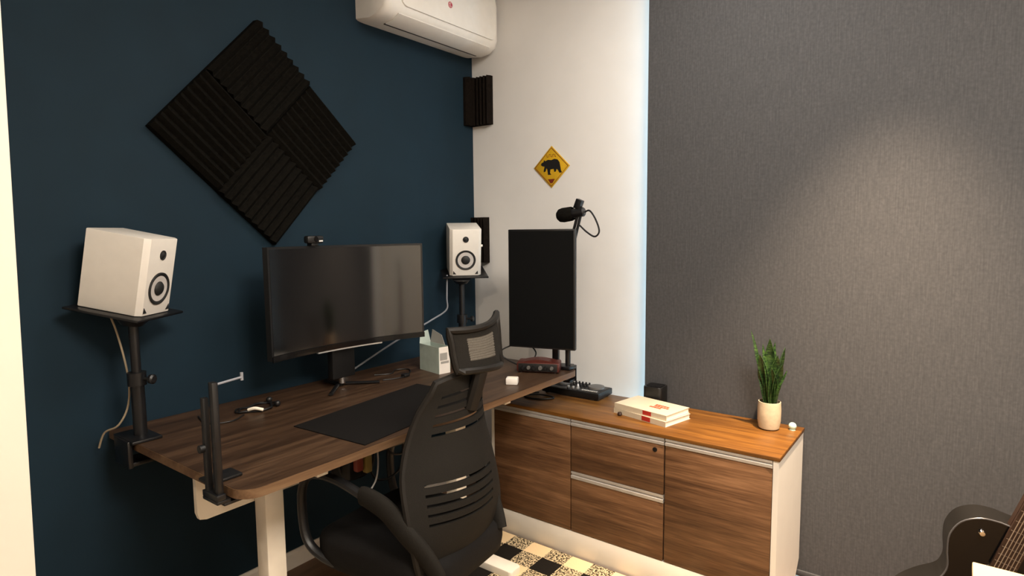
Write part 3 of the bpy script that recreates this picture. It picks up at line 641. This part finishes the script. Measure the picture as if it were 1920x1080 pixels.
a_.build('housing', 'ac', ac, ang=50)
fp = rrect(-0.70, -0.055, 2.345, 2.562, .035, 6)
MB().prism([(0.200, y, z) for y, z in fp], (0.010, 0, 0), bev=.002).build('front_panel', 'ac', ac)
lv = MB(); lv.prism([(0.104, -0.70, 2.2885), (0.155, -0.70, 2.2955), (0.188, -0.70, 2.3150), (0.190, -0.70, 2.3115), (0.157, -0.70, 2.2920), (0.105, -0.70, 2.2850)], (0, .62, 0))
lv.build('louver', 'ac', ac)
tag(MB().prism([(0.092, -0.70, 2.2895), (0.103, -0.70, 2.2905), (0.103, -0.70, 2.2860), (0.092, -0.70, 2.2860)], (0, .62, 0)).build('outlet_slot', 'black', ac), 'dark outlet slit')
lg_ = MB(); lg_.lathe([(0, 0), (.014, 0), (.014, .001), (0, .001)], (0.210, -0.395, 2.428), (1, 0, 0), 28)
lo_ = lg_.build('logo', 'logo_red', ac)
lm = MB(); arc = [(0.2114, -0.395+.0095*math.cos(a), 2.428+.0095*math.sin(a)) for a in [math.radians(60+270*k/18) for k in range(19)]]
lm.tube(arc, .0010, 6).box(0.2108, 0.2120, -0.396, -0.3942, 2.424, 2.434).box(0.2108, 0.2120, -0.396, -0.3915, 2.423, 2.4245).ball((0.2112, -0.400, 2.432), .0014)
lm.build('logo_mark', 'ac', lo_)

FR, fc = math.radians(2.5), (-1.240, 1.755)
def foam_tile(cy, cz, s, rot, ridge, label, base_x=0.0):
    cy, cz = fc[0]+(cy-fc[0])*math.cos(FR)-(cz-fc[1])*math.sin(FR), fc[1]+(cy-fc[0])*math.sin(FR)+(cz-fc[1])*math.cos(FR); rot += FR
    # local frame: a along ridges, b across
    m_ = MB(); n_ = 9; h = s/2
    da = V((0, math.cos(rot), math.sin(rot))); db = V((0, -math.sin(rot), math.cos(rot)))
    if ridge: da, db = db, da
    c = V((base_x, cy, cz)); X = V((1, 0, 0)); pts = [c-da*h-db*h]
    for k in range(n_):
        b0 = -h+s*k/n_
        pts += [c-da*h+db*(b0+.002)+X*.026, c-da*h+db*(b0+s/n_*.5)+X*.044, c-da*h+db*(b0+s/n_-.002)+X*.026]
    pts += [c-da*h+db*h]
    m_.prism(pts, da*s)
    o = m_.build('acoustic_foam_tile', 'foam', ang=20)
    return tag(o, label, 'acoustic foam', 'diamond of acoustic foam tiles')
S_ = 0.296
d_ = S_/math.sqrt(2)+.0008
foam_tile(fc[0], fc[1]+d_, S_, PI/4, 0, 'topmost black foam tile of the diamond on the teal wall')
foam_tile(fc[0]+d_, fc[1], S_, PI/4, 1, 'black foam tile at the air conditioner side of the wall diamond')
foam_tile(fc[0], fc[1]-d_, S_, PI/4, 0, 'lowest black foam tile of the wall diamond, pointing at the curved monitor')
foam_tile(fc[0]-d_, fc[1], S_, PI/4, 1, 'black foam tile at the entrance side of the wall diamond')

def corner_foam(z0, z1, xw, yl, label):
    m_ = MB(); th, pk = .016, .040
    P = [(0, yl), (th, yl)]
    n_ = max(1, round(abs(yl)/.03))
    for k in range(n_):
        a = yl+(-th*1.6-yl)*(k+.5)/n_; b_ = yl+(-th*1.6-yl)*(k+1)/n_; P += [(pk, a), (th, b_)]
    n_ = max(2, round(xw/.028))
    for k in range(n_):
        a = th*1.6+(xw-th*1.6)*(k+.5)/n_; b_ = th*1.6+(xw-th*1.6)*(k+1)/n_; P += [(a, -pk), (b_, -th)]
    P += [(xw, 0), (0, 0)]
    m_.prism([(x, y, z0) for x, y in P], (0, 0, z1-z0))
    return tag(m_.build('corner_foam', 'foam_brown', ang=20), label, 'acoustic foam', 'foam strips in the room corner')
corner_foam(1.945, 2.195, 0.142, -0.075, 'ridged brown foam strip in the corner just below the air conditioner')
corner_foam(1.212, 1.457, 0.107, -0.03, 'dark foam strip in the corner behind the white speaker')

sg = thing('bear_sign', 'yellow diamond warning sign with a black bear on the white wall', 'sign', (0.511, -0.003, 1.697))
def sgp(pts, y0, th): return [(0.511+x, y0, 1.697+z) for x, z in pts], (0, -th, 0)
MB().prism(*sgp([(0, -.103), (.106, 0), (0, .103), (-.106, 0)], -0.001, .003), bev=.0006).build('sign_plate', 'sign_yellow', sg)
fr = MB()
q_ = [(0, -.094), (.097, 0), (0, .094), (-.097, 0)]
for i in range(4):
    a = q_[i]; b_ = q_[(i+1) % 4]; fr.tube([(0.511+a[0], -0.0045, 1.697+a[1]), (0.511+b_[0], -0.0045, 1.697+b_[1])], .0013, 6)
tag(fr.build('border', 'sign_red', sg), 'thin dark border')
bear = [(-.062, .012), (-.058, .022), (-.047, .026), (-.043, .036), (-.036, .030), (-.020, .036), (.000, .033), (.018, .038), (.036, .034), (.048, .020), (.052, .000), (.056, -.020), (.062, -.030),
        (.048, -.032), (.038, -.016), (.030, -.012), (.026, -.024), (.018, -.026), (.014, -.010), (-.006, -.012), (-.008, -.030), (.000, -.038), (-.020, -.038), (-.024, -.010), (-.030, -.004), (-.034, -.020), (-.044, -.024), (-.046, -.018), (-.040, .004), (-.052, .006)]
tag(MB().prism(*sgp(bear, -0.004, .0012)).build('bear_silhouette', 'sign_black', sg), 'black walking bear')
tx_ = MB()
for k in range(5):
    x = -.026+k*.0115; tx_.prism(*sgp([(x, .048), (x+.002, .048), (x+.002, .062), (x, .062)], -0.004, .001)); tx_.prism(*sgp([(x+.002, .048+.012*(k % 2)), (x+.007, .048+.012*(k % 2)), (x+.007, .0505+.012*(k % 2)), (x+.002, .0505+.012*(k % 2))], -0.004, .001))
tag(tx_.build('sign_text', 'sign_red', sg), 'small dark lettering')
tag(MB().prism(*sgp([(-.020, -.060), (.020, -.060), (.006, -.080), (-.006, -.080)], -0.004, .001)).build('sign_mark', 'sign_red', sg), 'dark red mark at the lower point')

# ------------------------------------------------------------------ rug
tag(MB().prism([(x, y, 0.0003) for x, y in rrect(0.515, 1.95, -1.90, -0.462, .01, 3)], (0, 0, .008)).build('rug', 'rug'), 'cream and black checked rug on the floor before the cabinet', 'rug')

# ------------------------------------------------------------------ office chair
CH = V((1.045, -1.262, 0))
ch = thing('office_chair', 'dark mesh office chair with headrest pushed up to the desk', 'chair', (CH.x, CH.y, 0.0085), (0, 0, 0.10))
# local: -x is forward, z up, back surface near x = 0
def lerp(a, b, t): return a+(b-a)*t
def tabl(T, z):
    for k in range(len(T)-1):
        z0, z1 = T[k][0], T[k+1][0]
        if z <= z1 or k == len(T)-2:
            t = max(0, min(1, (z-z0)/(z1-z0))); out = []
            for c in (1, 2, 3):
                p1, p2 = T[k][c], T[k+1][c]; p0 = T[k-1][c] if k else p1; p3 = T[k+2][c] if k+2 < len(T) else p2
                out.append(0.5*((2*p1)+(p2-p0)*t+(2*p0-5*p1+4*p2-p3)*t*t+(3*p1-p0-3*p2+p3)*t**3))
            return out
#        z     halfw   x     wrap
BT = [(.445, .200, -.010, .030), (.53, .212, .018, .065), (.615, .213, .028, .092), (.70, .203, .018, .102), (.785, .178, -.002, .085), (.87, .149, -.014, .056), (.955, .114, -.012, .022)]
def bk(u, v):
    z = .445+(.955-.445)*v; hw, x0, wr = tabl(BT, z); s_ = (u-.5)*2
    return V((x0-wr*s_*s_, s_*hw, z+.012*(1-s_*s_)*(1 if v > .5 else -1)*abs(2*v-1)))
NU, NV = 30, 60
slots = []
def keep(i, j):
    u = abs((i+.5)/NU-.5)*2; z = .445+(.955-.445)*(j+.5)/NV
    if 0.795 < z < 0.925 and u < .72 and (j % 3 == 0): return False
    if 0.575 < z < 0.685 and .10 < (i+.5)/NU < .68 and (j % 3 == 0): return False
    return True
b = MB(); b.grid(bk, NU, NV, keep); b.solid(0.010)
b.build('backrest', 'mesh', ch, world=False, ang=60)
loopp = [bk(0, v/20) for v in range(21)]+[bk(u/10, 1) for u in range(1, 11)]+[bk(1, 1-v/20) for v in range(1, 21)]+[bk(1-u/10, 0) for u in range(1, 10)]
MB().tube(loopp, .011, 8, closed=True).build('back_frame', 'chair_plastic', ch, world=False)
MB().tube(smooth_path([(-.006, .01, .86), (.012, .015, .92), (.022, .02, .96), (.026, .025, .985)], 4), .020, 10, flat=((0, 1, 0), 1.2)).build('headrest_stem', 'chair_plastic', ch, world=False)
# headrest
def hd(u, v):
    s_ = (u-.5)*2; z = .975+.122*v
    return V((.030-.036*s_*s_-.020*(v-.5), .047+s_*(.114+.010*v), z+.012*s_*s_*(1 if v > .5 else -.2)+.010*s_*(2*v-1)))
hl = [hd(0, v/8) for v in range(9)]+[hd(u/12, 1) for u in range(1, 13)]+[hd(1, 1-v/8) for v in range(1, 9)]+[hd(1-u/12, 0) for u in range(1, 12)]
MB().tube(hl, .0105, 8, closed=True).build('headrest_frame', 'chair_plastic', ch, world=False)
b = MB(); b.grid(hd, 30, 28, lambda i, j: not (6 <= i <= 20 and 7 <= j <= 21)); b.solid(.006); b.build('headrest_pad', 'mesh', ch, world=False, ang=60)
b = MB(); b.grid(lambda u, v: hd(.195+.512*u, .245+.545*v)+V((-.0015, 0, 0)), 14, 28); [v.co.__setattr__('x', v.co.x-.0012*(k//15 % 3 == 0)) for k, v in enumerate(list(b.bm.verts))]; b.solid(.0015)
tag(b.build('headrest_net', 'net', ch, world=False, ang=60), 'solid headrest net, paler to stand in for light in its window')  # no openings; brightness of the headrest window is in the net colour
# seat
sm = MB()
def seat_outline(k, r=.09):
    return [(x, y, z) for (x, y), z in zip(rrect(-.50, -.02, -.235+k, .235-k, r, 8), [0]*99)]
so = rrect(-.475, .015, -.215, .215, .10, 8)
cx_ = -.23
rg = []
for (s_, z) in ((.90, .360), (.98, .372), (1.0, .400), (1.0, .440), (.975, .460), (.90, .472), (.55, .466), (.01, .462)):
    rg.append([sm.bm.verts.new((cx_+(x-cx_)*s_, y*s_, z-(.025*max(0, (-.40-x)/.1)**2 if x < -.40 else 0))) for x, y in so])
for A, B in zip(rg, rg[1:]):
    for k in range(len(so)): sm.bm.faces.new((A[k], A[(k+1) % len(so)], B[(k+1) % len(so)], B[k]))
sm.bm.faces.new(rg[0][::-1]); sm.bm.faces.new(rg[-1]); sm._all()
sm.build('seat', 'seat', ch, world=False, ang=60)
for s_, y, ya in ((-1, -.215, -.178), (1, .178, .135)):
    band = smooth_path([(.010, ya, .440), (-.018, ya+s_*.015, .495), (-.070, y, .562), (-.135, y, .608), (-.200, y, .628), (-.232, y, .630)], 5)
    nb = len(band)
    arm = MB().tube(band, [.027+.006*math.sin(PI*k/(nb-1))-(.008 if k == nb-1 else 0) for k in range(nb)], 16, flat=((0, 1, 0), .62)).build('armrest', 'mesh', ch, world=False)
    A = smooth_path([(-.222, y, .630), (-.33, y, .655), (-.430, y, .650), (-.478, y, .600), (-.482, y, .500), (-.460, y, .430), (-.40, y*.96, .392), (-.30, y*.85, .366)], 6)
    MB().tube(A, .0125, 10, flat=((0, 1, 0), 1.2)).build('arm_loop', 'black', arm, world=False)
MB().box(-.36, -.14, -.11, .11, .335, .378, .01).build('tilt_mechanism', 'black_metal', ch, world=False)
MB().tube(smooth_path([(-.14, 0, .345), (-.08, 0, .345), (-.045, 0, .385), (-.030, 0, .455)]), .018, 10).build('back_bracket', 'black_metal', ch, world=False)
MB().cyl((-.25, 0, .08), (-.25, 0, .34), .024).build('gas_column', 'black_metal', ch, world=False)
for k in range(5):
    a = 2*PI*k/5+.95; d = V((math.cos(a), math.sin(a), 0)); c = V((-.25, 0, 0))
    l = MB().tube([c+d*.02+V((0, 0, .095)), c+d*.15+V((0, 0, .085)), c+d*.255+V((0, 0, .065))], [.024, .020, .015], 10).build('base_leg', 'black', ch, world=False)
    w_ = MB(); s_ = V((-d.y, d.x, 0)); q = c+d*.255+V((0, 0, .034))
    w_.cyl(q-s_*.022, q-s_*.004, .0255, n=20).cyl(q+s_*.004, q+s_*.022, .0255, n=20).cyl(q+V((0, 0, .0)), q+V((0, 0, .035)), .006, n=8)
    cst = w_.build('caster', 'black', None); cst.parent = l

# ------------------------------------------------------------------ guitar
gt = thing('acoustic_guitar', 'glossy black acoustic guitar leaning near the grey blind', 'guitar', (2.33, -0.62, 0.64))
# frame: dn = towards the tail, sd = towards the left bout, nf = face normal
dn = V((-0.30, -0.02, -0.95)).normalized(); nf = V((0.16, -0.98, 0.0)); nf = (nf-dn*nf.dot(dn)).normalized(); sd = dn.cross(nf)
if sd.x > 0: sd = -sd
O = V((2.325, -0.60, 0.605))
def gp(l, s_, d=0): return O+dn*l+sd*s_+nf*d
half = [(0.0, 0.0), (0.0, .045), (.010, .085), (.040, .118), (.085, .128), (.130, .117), (.165, .103), (.190, .100), (.215, .107), (.255, .142), (.305, .172), (.355, .178), (.400, .160), (.435, .110), (.450, .05), (.452, 0)]
hp = smooth_path([V((a, b, 0)) for a, b in half[1:-1]], 4)
outl = [(p.x, p.y) for p in hp]+[(.452, 0)]+[(p.x, -p.y) for p in reversed(hp)]
TH = 0.085
MB().prism([gp(l, s_, -TH) for l, s_ in outl], nf*TH).build('body', 'guitar_side', gt, ang=30)
MB().prism([gp(l, s_, 0.0002) for l, s_ in outl], nf*.0016).build('soundboard', 'gloss_black', gt, ang=30)
MB().tube([gp(l, s_, .001) for l, s_ in outl], .0022, 6, closed=True).build('binding', 'binding', gt)
MB().prism([gp(-.42, -.021, .004), gp(.115, -.027, .004), gp(.115, .027, .004), gp(-.42, .021, .004)], nf*.008).build('fretboard', 'fret_wood', gt)
MB().prism([gp(-.42, -.021, -.018), gp(.0, -.026, -.02), gp(.0, .026, -.02), gp(-.42, .021, -.018)], nf*.0215).build('neck', 'fret_wood', gt)
MB().prism([gp(-.42, -.022, -.012), gp(-.58, -.034, -.030), gp(-.58, .034, -.030), gp(-.42, .022, -.012)], nf*.014).build('headstock', 'gloss_black', gt)
for k in range(6):
    s_ = -.0185+.0074*k
    MB().tube([gp(-.42, s_*.85, .014), gp(.33, s_*1.1, .016)], .0011, 6).build('string', 'string', gt)
fr_ = MB()
for k in range(15):
    l = -.40+ .515*(1-2**(-k/9)) / (1-2**(-15/9)) ; fr_.tube([gp(l, -.024, .0122), gp(l, .024, .0122)], .0010, 5)
fr_.build('frets', 'fret_wire', gt)
MB().lathe([(.045, .0020), (.045, .0028), (.038, .0028), (.038, .0020)], gp(.155, 0, 0), nf, 36).build('rosette', 'binding', gt)
MB().prism([gp(.325, -.06, .001), gp(.350, -.06, .001), gp(.350, .06, .001), gp(.325, .06, .001)], nf*.008).build('bridge', 'fret_wood', gt)
MB().lathe([(0, .010), (.006, .009), (.004, .004), (.007, 0), (0, 0)], gp(.045, .070, .0018), nf, 16).build('strap_pin', 'chrome', gt)
# guitar stand
gs = thing('guitar_stand', 'low black stand holding the guitar', 'guitar stand', (2.2, -0.70, 0))
tail = gp(.452, 0, -.045)
MB().tube([tail+V((-.09, -.07, -.012)), tail+V((-.06, .04, -.016)), tail+V((.10, .04, -.016)), tail+V((.13, -.07, -.012))], .007, 8).build('cradle', 'black_metal', gs)
for dx, dy in ((-.12, -.10), (.14, -.10), (.02, .22)):
    MB().tube([tail+V((.01, .04, -.018)), V((tail.x+dx, tail.y+dy, .008))], .007, 8).build('leg', 'black_metal', gs)
# cream box in the foreground corner
bx = thing('storage_box', 'cream wooden box standing in front of the guitar', 'box', (2.45, -1.15, 0))
b = MB(); b.box(2.224, 2.70, -1.35, -0.95, 0.0, 0.63, 0.004); b.build('box_body', 'tan', bx)
MB().box(2.220, 2.704, -1.354, -0.946, 0.631, 0.650, 0.003).build('lid', 'tan', bx)
